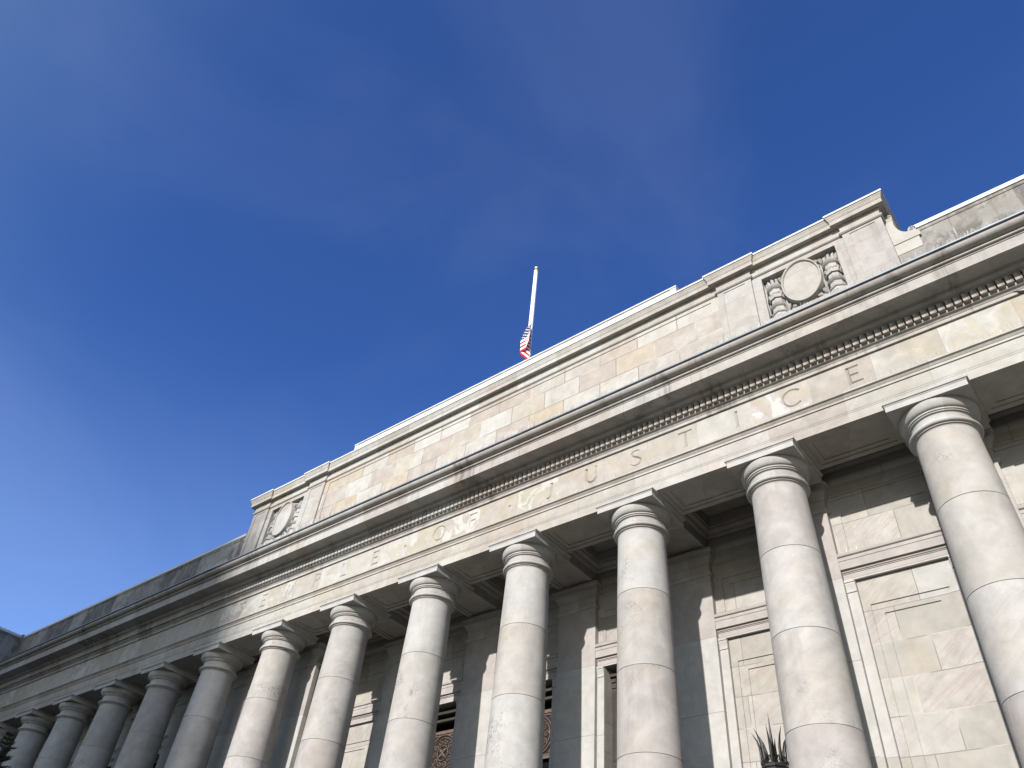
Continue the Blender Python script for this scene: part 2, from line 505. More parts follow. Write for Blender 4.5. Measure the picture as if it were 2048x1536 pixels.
def letter(c, x):
    H, z = LH, LZ
    tk, tn = .021, .0155
    out = []

    def L(*p):
        return [(x + px, z + pz * H) for px, pz in p]

    def st(pts, w):
        m = MB()
        vcut(m, pts, w)
        out.append(m)

    def serif(px, pz, l=.03, up=False):
        st([(x + px - l / 2, z + pz * H), (x + px + l / 2, z + pz * H)], .006)

    if c == 'T':
        st(L((0, .0), (0, .97)), tk)
        st(L((-.055, .955), (.055, .955)), tn)
        serif(0, 0.0)
    elif c == 'E':
        st(L((-.032, .0), (-.032, 1)), tk)
        st(L((-.042, .955), (.038, .955)), tn)
        st(L((-.032, .51), (.028, .51)), tn)
        st(L((-.042, .045), (.046, .045)), tn)
    elif c == 'F':
        st(L((-.03, .0), (-.03, 1)), tk)
        st(L((-.04, .955), (.042, .955)), tn)
        st(L((-.03, .51), (.03, .51)), tn)
        serif(-.03, 0.0)
    elif c == 'L':
        st(L((-.03, .0), (-.03, 1)), tk)
        st(L((-.04, .045), (.045, .045)), tn)
        serif(-.03, 1.0)
    elif c == 'M':
        st(L((-.055, 0), (-.043, 1)), tn * .8)
        st(L((-.043, 1), (0, .05)), tk)
        st(L((0, .05), (.043, 1)), tn * .9)
        st(L((.043, 1), (.057, 0)), tk)
        serif(-.055, 0, .022)
        serif(.057, 0, .026)
    elif c == 'P':
        st(L((-.025, 0), (-.025, 1)), tk)
        pts = [(-.025, .96)] + [(.008 + .034 * math.cos(a_), .72 + .24 * math.sin(a_)) for a_ in [math.pi / 2 - math.pi * q / 12 for q in range(13)]] + [(-.025, .48)]
        st(L(*pts), [.008] + [.008 + .008 * math.sin(math.pi * q / 12) for q in range(13)] + [.008])
        serif(-.025, 0)
    elif c in 'OC':
        r = .066
        if c == 'O':
            an = [2 * math.pi * q / 40 + .02 for q in range(41)]
        else:
            an = [math.radians(40 + 275 * q / 30) for q in range(31)]
        st(L(*[(r * math.cos(a_), .5 + .49 * math.sin(a_)) for a_ in an]), [.0095 + .007 * abs(math.cos(a_)) for a_ in an])
    elif c == 'J':
        pts = [(.016, 1), (.016, .3)] + [(-.012 + .028 * math.cos(a_), .28 + .26 * math.sin(a_)) for a_ in [-math.pi * .62 * q / 8 for q in range(1, 9)]]
        st(L(*pts), [tk] * 2 + [tk - .008 * q / 8 for q in range(1, 9)])
        serif(.016, 1.0)
    elif c == 'U':
        pts = [(-.045, 1), (-.045, .35)] + [(-.001 + .044 * math.cos(a_), .33 + .31 * math.sin(a_)) for a_ in [math.pi + math.pi * q / 12 for q in range(1, 12)]] + [(.043, .35), (.043, 1)]
        st(L(*pts), [tk] * 2 + [tk - .004 * q / 11 for q in range(11)] + [.0105, .0105])
        serif(-.045, 1.0)
        serif(.043, 1.0, .024)
    elif c == 'S':
        pts = [(.036, .86), (.024, .955), (.0, .985), (-.024, .94), (-.035, .82), (-.03, .69), (-.01, .58), (.016, .47), (.036, .33), (.04, .2), (.028, .075), (.003, .018), (-.024, .04), (-.042, .16)]
        st(L(*pts), [.006, .009, .010, .012, .014, .016, .0175, .018, .017, .015, .012, .010, .009, .006])
    elif c == 'I':
        st(L((0, 0), (0, 1)), tk)
        serif(0, 0)
        serif(0, 1.0)
    elif c == '.':
        st(L((-.009, .46), (.009, .56)), .02)
    return out


TEXT = [('T', -6.656), ('E', -6.282), ('M', -5.86), ('P', -5.469), ('L', -5.072), ('E', -4.651), ('.', -4.273), ('O', -3.868), ('F', -3.485), ('.', -3.094),
        ('J', -2.696), ('U', -2.306), ('S', -1.916), ('T', -1.511), ('I', -1.123), ('C', -0.731), ('E', -0.332)]
cutters = []
for ch, x in TEXT:
    for m in letter(ch, x):
        o = m.obj('chisel', M_FRZ)
        cutters.append(o)
cc = bpy.data.collections.new('chisels')
sc.collection.children.link(cc)
for o in cutters:
    cc.objects.link(o)
    COL.objects.unlink(o)
md = frieze.modifiers.new('carve', 'BOOLEAN')
md.operation = 'DIFFERENCE'
md.solver = 'EXACT'
md.operand_type = 'COLLECTION'
md.collection = cc
bpy.context.view_layer.update()
dg = bpy.context.evaluated_depsgraph_get()
me2 = bpy.data.meshes.new_from_object(frieze.evaluated_get(dg))
frieze.modifiers.clear()
old = frieze.data
frieze.data = me2
me2.name = 'frieze'
me2.polygons.foreach_set('use_smooth', [False] * len(me2.polygons))
if not me2.materials:
    me2.materials.append(M_FRZ)
bpy.data.meshes.remove(old)
for o in cutters:
    me = o.data
    bpy.data.objects.remove(o)
    bpy.data.meshes.remove(me)
bpy.data.collections.remove(cc)

# --- cornice
c = MB()
ov = [(.253 + .035 * math.sin(math.pi / 2 * q / 6), .637 + .029 * (1 - math.cos(math.pi / 2 * q / 6))) for q in range(7)]
cy = [(.421 + .049 * math.sin(math.pi / 2 * q / 9), .7815 + .036 * (1 - math.cos(math.pi / 2 * q / 9))) for q in range(10)]
bead = [(.4125 + .0115 * math.cos(a_), .7685 + .0095 * math.sin(a_)) for a_ in [-1.5 + 3.0 * q / 8 for q in range(9)]]
c.sweep(MAIN, [(-.178, .5152), (.2, .5152), (.2, .538), (.1965, .5395), (.1965, .5415), (.2, .543), (.2025, .5475), (.207, .553), (.2145, .5565), (.2215, .559), (.2225, .5615), (.2225, .5635), (.2245, .564),
               (.2245, .6325), (.253, .6325)] + ov + [(.295, .667), (.296, .6705), (.383, .6725), (.384, .6665), (.405, .6665), (.405, .7455), (.4105, .747), (.4105, .752), (.404, .7525), (.404, .7585)] + bead +
        [(.408, .7785), (.408, .781)] + cy + [(.4705, .8182), (.452, .8187), (.452, .8265), (.40, .828), (.1, .835), (-.178, .838)], smooth=True)
cornice = part(c, 'cornice', M_COR, sharp=28)
g = MB()
g.sweep(MAIN, [(.39, .8295), (.4815, .8285), (.4815, .8385), (.478, .840), (.39, .842)])
part(g, 'gutter', M_FLASH)
# dentils: the hundred nearest ones singly, the rest as one run
DP, DW = .0465, .0362
dm = MB()
dm.box(-DW / 2 * S, DW / 2 * S, -.25 * S, -.2238 * S, 0, .0588 * S)
DME = dm.mesh('dentil', 'raw')
DME.materials.append(M_COR)
rest = MB()
nd = 0
for i in range(int((XR + 12.85) / DP)):
    x = 1.0 - i * DP
    if x < -12.85:
        break
    if i < 100:
        o = bpy.data.objects.new('dentil', DME)
        o.location = W(x, 0, .5733)
        o.parent = cornice
        COL.objects.link(o)
    else:
        rest.box(x - DW / 2, x + DW / 2, -.25, -.2238, .5733, .6321)
for i in range(1, int((XR - 1.0) / DP)):
    x = 1.0 + i * DP
    rest.box(x - DW / 2, x + DW / 2, -.25, -.2238, .5733, .6321)
o = part(rest, 'dentil_run', M_COR, cornice)
o['kind'] = 'stuff'

# --- attic
PF, BF = -.165, -.147
X = [-7.15, -6.87, -6.154, -5.87, -1.13, -.846, -.13, .15]
at = MB()


def framed(mb, x0, x1, z0, z1, yf, wx, wz, rec, yb):
    """front with a sunk rectangular panel open at the bottom"""
    mb.box(x0, x0 + wx, yf, yb, z0, z1)
    mb.box(x1 - wx, x1, yf, yb, z0, z1)
    mb.box(x0 + wx, x1 - wx, yf, yb, z1 - wz, z1)
    mb.box(x0 + wx, x1 - wx, yf + rec, yb, z0, z1 - wz)


aw = MB()
framed(aw, X[3] + .0005, X[4] - .0005, .85, 1.744, BF, .068, .041, .006, .2)
part(aw, 'attic_wall', M_ATT)
for i in (0, 2, 4, 6):
    p = MB()
    framed(p, X[i], X[i + 1], .85, 1.744, PF, .05, .024, .005, .25 if i in (0, 6) else .19)
    part(p, 'attic_pier', M_PIER)
path = [(X[0], .3), (X[0], PF), (X[1], PF), (X[1], BF), (X[2], BF), (X[2], PF), (X[3], PF), (X[3], BF), (X[4], BF), (X[4], PF), (X[5], PF), (X[5], BF), (X[6], BF), (X[6], PF), (X[7], PF), (X[7], .3)]
ac = MB()
ac.sweep(path, [(-.06, 1.742), (.007, 1.742), (.010, 1.7445), (.0155, 1.7505), (.0165, 1.757), (.0155, 1.763), (.012, 1.7655), (.012, 1.769), (.003, 1.7715), (.003, 1.812), (.006, 1.818), (.010, 1.8225),
                (.0115, 1.832), (.0115, 1.8385), (.043, 1.8395), (.0435, 1.8365), (.05, 1.8365), (.05, 1.878), (.0535, 1.8805), (.0535, 1.8875), (.056, 1.890), (.0575, 1.900), (.062, 1.911), (.066, 1.918),
                (.0665, 1.9255), (.03, 1.9285), (-.06, 1.9285)])
part(ac, 'attic_cornice', M_ATC, sharp=20)
cp = MB()
cp.sweep(path, [(-.055, 1.9305), (.073, 1.9305), (.073, 1.9475), (.06, 1.9495), (-.055, 1.9495)])
part(cp, 'coping', M_WHITE)
bl = MB()
bl.box(X[0] + .03, X[7] - .03, -.10, .29, 1.744, 1.926)
bl.box(X[0] + .03, X[7] - .03, .29, 3.2, .85, 1.80)
part(bl, 'roof', M_ROOF)
bk = MB()
bk.box(-5.515, -1.486, -.152, .1, 1.9497, 2.038)
bk.box(-5.515, -5.46, -.1515, .1, 2.0385, 2.098)
bk.box(-1.541, -1.486, -.1515, .1, 2.0385, 2.098)
bk.box(-5.4595, -1.5415, -.146, .1, 2.0385, 2.098)
bk.box(-5.521, -1.480, -.158, .106, 2.0985, 2.112)
part(bk, 'blocking_course', M_WHITE)


# --- relief panels with oval medallions
def spiral(cx, cz, r0, turns, a0, sgn=1, n=22, k=.12):
    return [(cx + r0 * (k + (1 - k) * (1 - q / n)) * math.cos(a0 + sgn * turns * 2 * math.pi * q / n), cz + r0 * (k + (1 - k) * (1 - q / n)) * math.sin(a0 + sgn * turns * 2 * math.pi * q / n)) for q in range(n + 1)]


def relief(cx):
    x0, x1, z0, z1 = cx - .285, cx + .285, 1.235, 1.695
    fr = MB()
    bx0, bx1 = (X[1], X[2]) if cx < -3 else (X[5], X[6])
    bx0 += .0005
    bx1 -= .0005
    fr.box(bx0, x0, BF, .18, .85, 1.744)
    fr.box(x1, bx1, BF, .18, .85, 1.744)
    fr.box(x0, x1, BF, .18, z1, 1.744)
    fr.box(x0, x1, BF, .18, .85, z0)
    fr.box(x0, x1, BF + .075, .18, z0, z1)
    panel = part(fr, 'relief_panel', M_PIER)
    # oval
    rows = []
    for sc_, y in ((1.0, BF + .075), (1.0, BF - .012), (.985, BF - .018), (.93, BF - .018), (.905, BF - .012), (.895, BF - .004), (.5, BF - .006), (.02, BF - .007)):
        rows.append([(cx + .148 * sc_ * math.cos(a_), y, 1.483 + .226 * sc_ * math.sin(a_)) for a_ in [2 * math.pi * q / 64 for q in range(64)]])
    ovl = MB()
    ovl.grid(rows, closed_u=True)
    ovl.face(rows[-1])
    part(ovl, 'medallion', M_PIER, panel, sharp=30)
    yb = BF + .06
    for s in (-1, 1):
        b = MB()
        bcx = cx + s * .214
        # bundled shaft: drum sections with crossing bands
        def drum(z, h, w, d, bend=.0):
            n = 4
            w, d = w * 1.14, d * 1.45
            r = []
            for zz, k in ((z, .92), (z + h * .5, 1.0), (z + h, .92)):
                r.append([(bcx + w * k * math.cos(a_), yb - d * k * math.sin(a_), zz + 1.5 * bend * (1 - math.sin(a_))) for a_ in [math.pi * q / n for q in range(n + 1)]])
            b.grid(r, smooth=False)
            b.face(r[0][::-1])
            b.face(r[-1])
        drum(z0 + .01, .03, .06, .042, -.012)
        drum(z0 + .045, .016, .066, .047, -.014)
        drum(z0 + .066, .05, .052, .036, -.014)
        drum(z0 + .12, .015, .066, .047, -.014)
        drum(z0 + .139, .015, .062, .044, -.014)
        # urn with fluted leaves
        drum(z0 + .158, .05, .045, .035)
        drum(z0 + .206, .035, .056, .045)
        for q in range(7):
            a_ = math.pi * (q + .5) / 7
            b.tube([(bcx + .05 * math.cos(a_), yb - .04 * math.sin(a_), z0 + .235), (bcx + .062 * math.cos(a_), yb - .052 * math.sin(a_), z0 + .258), (bcx + .058 * math.cos(a_), yb - .046 * math.sin(a_), z0 + .27)], [.011, .012, .004], 6)
        drum(z0 + .262, .055, .05, .036, -.01)
        drum(z0 + .318, .014, .066, .047, -.014)
        drum(z0 + .336, .014, .062, .043, -.014)
        drum(z0 + .355, .02, .055, .04, -.01)
        for q in range(5):
            a_ = math.pi * (q + .5) / 5
            hh = random.uniform(.055, .075)
            b.tube([(bcx + .05 * math.cos(a_), yb - .03 * math.sin(a_), z0 + .37), (bcx + .055 * math.cos(a_), yb - .036 * math.sin(a_), z0 + .37 + hh * .55), (bcx + .05 * math.cos(a_) + .01 * s, yb - .03 * math.sin(a_), z0 + .37 + hh)], [.012, .014, .002], 6)
        for sg in (-1, 1):
            b.tube([(bcx + sg * .066, yb - .02, z0 + .07), (bcx + sg * .074, yb - .03, z0 + .2), (bcx + sg * .066, yb - .02, z0 + .33), (bcx + sg * .07, yb - .02, z0 + .42)], [.006, .008, .008, .003], 6)
        part(b, 'carved_torch', M_REL, panel, sharp=40)
        # leaf sprays tucked behind the oval
        l = MB()
        for (px, pz, dx, dz) in ((.15, .03, -.03, .07), (.12, .02, -.05, .035), (.14, .05, .005, .06), (.14, .425, -.03, -.05), (.12, .43, -.045, -.03), (.155, .42, .0, -.06)):
            p0 = Vector((cx + s * px, yb - .02, z0 + pz))
            p1 = p0 + Vector((s * dx, -.012, dz))
            l.tube([p0, (p0 + p1) / 2 + Vector((0, -.014, 0)), p1], [.008, .02, .003], 7)
        part(l, 'carved_leaves', M_REL, panel, sharp=60)


relief(-.488)
relief(-6.512)

# --- parapets and copings
for pth in ([(XL, -4.0), (XL, 0), (-7.30, 0)], [(.31, 0), (XR, 0)]):
    p = MB()
    p.sweep(pth, [(-.15, .8), (.075, .8), (.075, 1.522), (-.15, 1.522)])
    p.sweep(pth, [(-.152, 1.5225), (.0795, 1.5225), (.081, 1.525), (.081, 1.551), (-.152, 1.551)])
    par = part(p, 'parapet', M_PAR)
    q = MB()
    q.sweep(pth, [(-.16, 1.553), (.09, 1.553), (.09, 1.588), (.08, 1.592), (-.16, 1.592)])
    part(q, 'coping', M_WHITE, par)
dp = MB()
dp.box(-13.048, -13.0, -.118, -.076, .84, 1.6)
part(dp, 'corner_rib', M_PAR)


def scroll(x0, sgn):
    """concave volute bracket between attic pier and parapet"""
    out = [(0, 1.36), (.165, 1.36), (.165, 1.535)]
    for q in range(13):
        a_ = -.5 + 3.3 * q / 12
        out.append((.142 + .026 * math.cos(a_), 1.565 + .028 * math.sin(a_)))
    for q in range(1, 12):
        a_ = -math.pi / 2 - (math.pi / 2) * q / 11 * .98
        out.append((.125 + .075 * math.cos(a_), 1.70 + .145 * math.sin(a_)))
    for q in range(11):
        a_ = -.2 + 3.2 * q / 10
        out.append((.037 + .022 * math.cos(a_), 1.788 + .024 * math.sin(a_)))
    out.append((0, 1.77))
    o = [(x0 + sgn * px, pz) for px, pz in out]
    if sgn < 0:
        o = o[::-1]
    m = MB()
    m.prism(o, -.090, .10)
    x_a, x_b = sorted((x0 + sgn * .0005, x0 + sgn * .18))
    m.box(x_a, x_b, -.096, .11, 1.470, 1.525)
    bx = part(m, 'scroll_bracket', M_PAR if sgn < 0 else M_ATC, sharp=30)
    for (cx_, cz_, r) in ((x0 + sgn * .142, 1.566, .02), (x0 + sgn * .036, 1.788, .016)):
        pts = [(px, -.092, pz) for px, pz in spiral(cx_, cz_, r, 1.4, 0, sgn)]
        mm = MB()
        mm.tube(pts, .004, 6)
        part(mm, 'volute', M_ATC, bx)
    bs = MB()
    xa, xb = sorted((x0 + sgn * .001, x0 + sgn * .165))
    bs.box(xa, xb, -.0865, .1, .84, 1.359)
    part(bs, 'scroll_plinth', M_PAR)


scroll(.15, 1)
scroll(-7.15, -1)


# --- anti-bird spikes along ledges
def spikes(segs, n_per, h0, h1, lean=0.0, rad=.0008):
    m = MB()
    for (x0, x1, y, z) in segs:
        n = int((x1 - x0) * n_per)
        for i in range(n):
            x = x0 + (x1 - x0) * (i + random.uniform(.1, .9)) / n
            if math.sin(x * 5.1) + math.sin(x * 2.3 + 1) < -.9:
                continue
            m.tube([(x, y, z), (x + random.uniform(-.012, .012), y - random.uniform(-.005, .015) - lean, z + random.uniform(h0, h1))], rad, 3, False)
    o = m.obj('bird_spikes', M_WIRE, house, fix=False)
    o['kind'] = 'stuff'


spikes([(-7.2, 1.2, -.474, .8395)], 75, .038, .056, -.01, .0015)
spikes([(-2.9, 1.2, -.205, .271), (-6.6, -5.9, -.205, .271)], 90, .03, .045, 0, .0008)
spikes([(-.82, -.18, .325, -.474), (-1.82, -1.18, .665, -.474), (-2.82, -2.2, .665, -.474), (.18, .82, .325, -.474)], 80, .03, .05, 0, .0008)


# --- rear wall, pilasters, windows
def deep(k):
    return 2 <= k <= 5


pil_me = {}
for d, yw in ((True, .70), (False, .36)):
    p = MB()
    p.box(-.178, .178, -.045, -.0005, -2.70, -.150)
    p.box(-.21, .21, -.07, -.0005, -2.70, -2.56)
    pm = p.mesh('pilaster', 'local')
    pm.materials.append(M_PILS)
    q = MB()
    q.sweep([(-.178, 0), (-.178, -.045), (.178, -.045), (.178, 0)],
            [(-.03, -.166), (.0, -.166), (.010, -.161), (.016, -.153), (.0165, -.146), (.014, -.139), (.004, -.1345), (.0015, -.128), (.0015, -.072), (.0075, -.0685), (.0085, -.058), (.014, -.047), (.024, -.032),
             (.033, -.022), (.034, -.014), (.04, -.013), (.04, .018), (.046, .022), (.0475, .028), (.0475, .040), (.03, .043), (.03, .0595), (-.03, .0595)])
    qm = q.mesh('pilaster_capital', 'local', sharp=20)
    qm.materials.append(M_CAP)
    pil_me[d] = (pm, qm, yw)
for k in range(-3, 13):
    pm, qm, yw = pil_me[deep(k)]
    o = bpy.data.objects.new('pilaster', pm)
    o.location = W(-k, yw, 0)
    o.parent = house
    COL.objects.link(o)
    # the object coordinates carry the block joints, so keep them in building height
    q = bpy.data.objects.new('pilaster_capital', qm)
    q.parent = o
    COL.objects.link(q)


def bay(k, yw, kind):
    """bay between column k (right) and k+1 (left)"""
    cx = -k - .5
    hw = .4999
    L_, R_ = cx - hw, cx + hw
    op = .262
    w = MB()
    yb = yw + .104
    # upper wall with sunk panel
    w.box(L_, cx - .255, yw, yb, -.645, .30)
    w.box(cx + .255, R_, yw, yb, -.645, .30)
    w.box(cx - .255, cx + .255, yw, yb, -.19, .30)
    w.box(cx - .255, cx + .255, yw + .008, yb, -.645, -.19)
    # piers beside the opening
    w.box(L_, cx - op, yw, yb, -2.70, -.6455)
    w.box(cx + op, R_, yw, yb, -2.70, -.6455)
    wall = part(w, 'wall', M_WALL)
    # entablature of the wall under the ceiling
    e = MB()
    e.sweep([(L_, yw), (R_, yw)], [(-.01, -.07), (.006, -.07), (.006, -.02), (.012, -.018), (.012, .03), (.022, .04), (.03, .055), (.03, .075), (-.01, .075)])
    part(e, 'wall_band', M_WALL)
    hd = MB()
    b0, b1 = cx - .3215, cx + .3215
    hd.sweep([(b0, yw), (b1, yw)], [(-.02, -.6448), (.012, -.6448), (.012, -.603), (.0165, -.601), (.0165, -.596), (.022, -.594), (.025, -.587), (.0255, -.581), (.040, -.5805), (.040, -.528), (.0435, -.526), (.0435, -.505),
                                   (.047, -.5035), (.053, -.499), (.055, -.493), (.055, -.480), (.02, -.472), (-.02, -.470)])
    part(hd, 'door_hood' if kind == 'door' else 'window_hood', M_PIL, sharp=20)
    for s in (-1, 1):
        j = MB()
        xa, xb = sorted((cx + s * (op + .0005), cx + s * .3215))
        j.box(xa, xb, yw - .012, yw - .0004, -2.70, -.7225)
        j.box(xa - .0, xb, yw - .0175, yw - .0004, -.722, -.713)
        j.box(xa, xb, yw - .014, yw - .0004, -.7128, -.70)
        j.sweep([(xa, yw), (xb, yw)], [(-.0, -.6998), (.014, -.6998), (.016, -.685), (.021, -.672), (.021, -.662), (.026, -.660), (.026, -.6452), (0, -.6452)])
        part(j, 'jamb', M_PIL, sharp=20)
    if kind == 'blind':
        b = MB()
        y1, y2, y3 = yw + .013, yw + .020, yw + .027
        zt1, zt2 = -.808, -.872
        o1, o2 = op - .0005, .215
        o3 = .152
        b.box(cx - o1, cx - o2, y1, yb, -2.70, -.6455)
        b.box(cx + o2, cx + o1, y1, yb, -2.70, -.6455)
        b.box(cx - o2, cx + o2, y1, yb, zt1, -.6455)
        b.box(cx - o2, cx - o3, y2, yb, -2.70, zt1)
        b.box(cx + o3, cx + o2, y2, yb, -2.70, zt1)
        b.box(cx - o3, cx + o3, y2, yb, zt2, zt1)
        b.box(cx - o3, cx + o3, y3, yb, -2.70, zt2)
        part(b, 'blind_window', M_WALL)
        return
    # real opening
    r = MB()
    r.box(cx - op - .04, cx - op, yb + .0005, yb + .25, -2.70, -.64)
    r.box(cx + op, cx + op + .04, yb + .0005, yb + .25, -2.70, -.64)
    r.box(cx - op - .04, cx + op + .04, yb + .0005, yb + .25, -.6395, -.60)
    part(r, 'reveal', M_WALL)
    win = MB()
    yf = yb - .012
    for s in (-1, 1):
        xa, xb = sorted((cx + s * (op - .001), cx + s * (op - .04)))
        win.box(xa, xb, yf, yf + .06, -1.30, -.735)
        for q in range(3):
            xq = xa + (xb - xa) * (q + .5) / 3
            win.box(xq - .0035, xq + .0035, yf - .005, yf + .001, -1.29, -.80)
        win.box(xa - .002, xb + .002, yf - .008, yf + .058, -.778, -.75)
        win.box(xa - .002, xb + .002, yf - .010, yf + .058, -.735, -.70)
        win.box(xa, xb, yf - .012, yf + .06, -1.345, -1.301)
    win.box(cx - op + .001, cx + op - .001, yf - .03, yf + .06, -.70, -.676)
    win.box(cx - op + .041, cx + op - .041, yf + .01, yf + .05, -.745, -.725)
    win.box(cx - op + .041, cx + op - .041, yf + .04, yf + .06, -2.7, -1.42)
    if kind == 'door':
        win.box(cx - op + .001, cx + op - .001, yf - .035, yf + .06, -1.41, -1.346)
    wf = part(win, 'window_frame', M_BRONZE)
    gl = MB()
    gl.box(cx - op + .002, cx + op - .002, yf + .1, yf + .104, -2.70, -.645)
    part(gl, 'pane', M_GLASS, wf)
    if kind in ('door', 'grille'):
        gz1, gz0 = -.80, -1.165
        yg = yf + .065
        gr = MB()
        gw = .222
        for (z0_, z1_, pr_) in ((gz1 - .026, gz1, .014), (gz0, gz0 + .02, .012), (gz1 - .04, gz1 - .03, .006), (gz0 + .026, gz0 + .034, .006)):
            gr.box(cx - gw - .003, cx + gw + .003, yg + .012 - pr_, yg + .018, z0_, z1_)
        for s in (-1, 1):
            xa, xb = sorted((cx + s * gw * .999, cx + s * (gw - .012)))
            gr.box(xa, xb, yg + .002, yg + .018, gz0 + .035, gz1 - .041)
        czr = (gz0 + gz1) / 2
        for r_, w_ in ((.148, .006), (.126, .004), (.06, .004)):
            gr.tube([(cx + r_ * math.cos(2 * math.pi * q / 40), yg + .006, czr + r_ * math.sin(2 * math.pi * q / 40)) for q in range(41)], w_, 6, False)
        for q in range(10):
            a_ = 2 * math.pi * q / 10
            gr.tube([(p_[0], yg + .008, p_[1]) for p_ in spiral(cx + .093 * math.cos(a_), czr + .093 * math.sin(a_), .026, 1.3, a_, 1, 14)], .0042, 5, False)
        for q in range(4):
            a_ = math.pi / 2 * q + math.pi / 4
            gr.tube([(cx, yg + .008, czr), (cx + .03 * math.cos(a_), yg + .004, czr + .03 * math.sin(a_)), (cx + .052 * math.cos(a_), yg + .008, czr + .052 * math.sin(a_))], [.006, .012, .003], 6)
        for sx_ in (-1, 1):
            for sz_ in (-1, 1):
                for (ox_, oz_, rr) in ((.175, .115, .03), (.135, .128, .018), (.19, .07, .018)):
                    gr.tube([(p_[0], yg + .008, p_[1]) for p_ in spiral(cx + sx_ * ox_, czr + sz_ * oz_, rr, 1.3, 0, sx_ * sz_, 14)], .004, 5, False)
        bp = MB()
        bp.box(cx - gw + .002, cx + gw - .002, yg + .0122, yg + .024, gz0 + .002, gz1 - .002)
        part(bp, 'grille_dark_plate', M_ROOM, wf)  # black plate stands in for the darkness behind the grille
        part(gr, 'spandrel_grille', M_GRILLE, wf, sharp=50)


KIND = {0: 'blind', 1: 'blind', 5: 'blind', 2: 'grille', 3: 'grille', 4: 'grille'}
for k in range(-3, 12):
    d = 1 <= k <= 5
    bay(k, .70 if d else .36, KIND.get(k, 'window' if k > 5 else 'blind'))
# cheeks where the deep porch steps forward, end walls and dark core
w = MB()
w.box(-1.0, -.86, .3605, .7995, -2.70, .30)
w.box(-6.14, -6.0, .3605, .7995, -2.70, .30)
part(w, 'wall', M_WALL)
w = MB()
w.box(-12.5, -12.0005, .36, .8, -2.70, .30)
w.box(-15.5, -12.95, -4.0, 1.4, -Z0, .06)
w.box(-12.949, -12.5005, .36, .8, -2.70, .30)
w.box(3.0005, XR, .36, .8, -2.70, .30)
part(w, 'wall', M_WALL)
w = MB()
w.box(-13, XR, 1.30, 1.5, -2.70, .30)
part(w, 'core_light_stop', M_ROOM)  # unseen near-black wall added inside to stop light

# --- portico ceiling: cross beams and coffers
ce = MB()
ce.box(-12.94, XR, .1785, 3.2, .305, .80)
part(ce, 'portico_ceiling', M_CEIL)
for k in range(-3, 13):
    y1 = .695 if deep(k) else .356
    b = MB()
    b.box(-k - .172, -k + .172, .1787, y1, .074, .3045)
    b.box(-k - .172, -k - .138, .1787, y1, .0602, .0738)
    b.box(-k + .138, -k + .172, .1787, y1, .0602, .0738)
    b.box(-k - .1378, -k + .1378, .1787, .225, .0604, .0738)
    b.box(-k - .1378, -k + .1378, y1 - .04, y1, .0604, .0738)
    if deep(k):
        b.box(-k - .1376, -k - .108, .2253, y1 - .0403, .067, .0738)
        b.box(-k + .108, -k + .1376, .2253, y1 - .0403, .067, .0738)
    part(b, 'ceiling_beam', M_CEIL)
for k in range(-3, 12):
    y1 = .68 if 1 <= k <= 5 else .345
    cf = MB()
    x0, x1 = -k - 1 + .173, -k - .173
    rect = [(x0, y1), (x1, y1), (x1, .18), (x0, .18)]
    cf.sweep(rect, [(0, .14), (.018, .14), (.026, .155), (.026, .17), (.05, .19), (.05, .21), (.058, .212), (.058, .3), (0, .3)], closed=True)
    part(cf, 'coffer_moulding', M_CEIL, sharp=20)

# --- podium and steps below the picture
st_ = MB()
st_.box(-12.94, XR, -.34, 1.29, -Z0, -2.7005)
for i in range(10):
    st_.box(-9.5, 2.5, -.34 - .09 * (10 - i), -.3405 - .09 * (9 - i), -Z0, -2.74 - .082 * (9 - i) + (0.0))
part(st_, 'front_steps', M_PAVE)

# ------------------------------------------------------------------ flagpole and flag
PX, PY = -4.9895, 2.0
pole = empty('flagpole', 'tall white flagpole with a gilt ball rising behind the roof', 'flagpole', loc=W(PX, PY, 1.80))
mb = MB()
mb.lathe([(.05, 0), (.05, .1), (.044, .12), (.042, 1.5), (.034, 5.25), (.034, 5.28)], seg=20)
mb.obj('pole', M_POLE, pole, 'local')
mb = MB()
mb.lathe([(.038, 5.282), (.042, 5.29), (.042, 5.315), (.030, 5.33), (.022, 5.345), (.022, 5.36)], seg=20)
mb.obj('truck_cap', M_GOLD, pole, 'local')
mb = MB()
mb.lathe([(.001, 5.361)] + [(.037 * math.sin(math.pi * q / 12), 5.398 - .037 * math.cos(math.pi * q / 12)) for q in range(1, 12)] + [(.001, 5.4349)], seg=20)
mb.obj('finial', M_GOLD, pole, 'local')
mb = MB()
mb.tube([(.045, -.02, .3), (.052, -.02, 2.5), (.04, -.02, 5.27)], .004, 5)
mb.obj('halyard', M_WHITE, pole, 'local')

t = NT('flag cloth')
uv = t.n('ShaderNodeUVMap', uv_map='UVMap').outputs[0]
su = t.n('ShaderNodeSeparateXYZ', {0: uv})
U, V = su.outputs[0], su.outputs[1]
stripe = t.math('LESS_THAN', t.math('MODULO', t.math('MULTIPLY', V, 13.0), 2.0), 1.0)
colr = t.mix(stripe, (0.75, 0.74, 0.72), (0.42, 0.02, 0.035))
can = t.math('MULTIPLY', t.math('LESS_THAN', U, 0.4), t.math('GREATER_THAN', V, 6.0 / 13.0))
su_, sv_ = t.math('MULTIPLY', U, 6.0 / 0.4), t.math('MULTIPLY', t.math('SUBTRACT', V, 6.0 / 13.0), 5.0 / (7.0 / 13.0))


def dots(ou, ov_):
    fu = t.math('SUBTRACT', t.math('FRACT', t.math('ADD', su_, ou)), 0.5)
    fv = t.math('SUBTRACT', t.math('FRACT', t.math('ADD', sv_, ov_)), 0.5)
    return t.math('LESS_THAN', t.math('ADD', t.math('MULTIPLY', fu, fu), t.math('MULTIPLY', fv, fv)), 0.03)


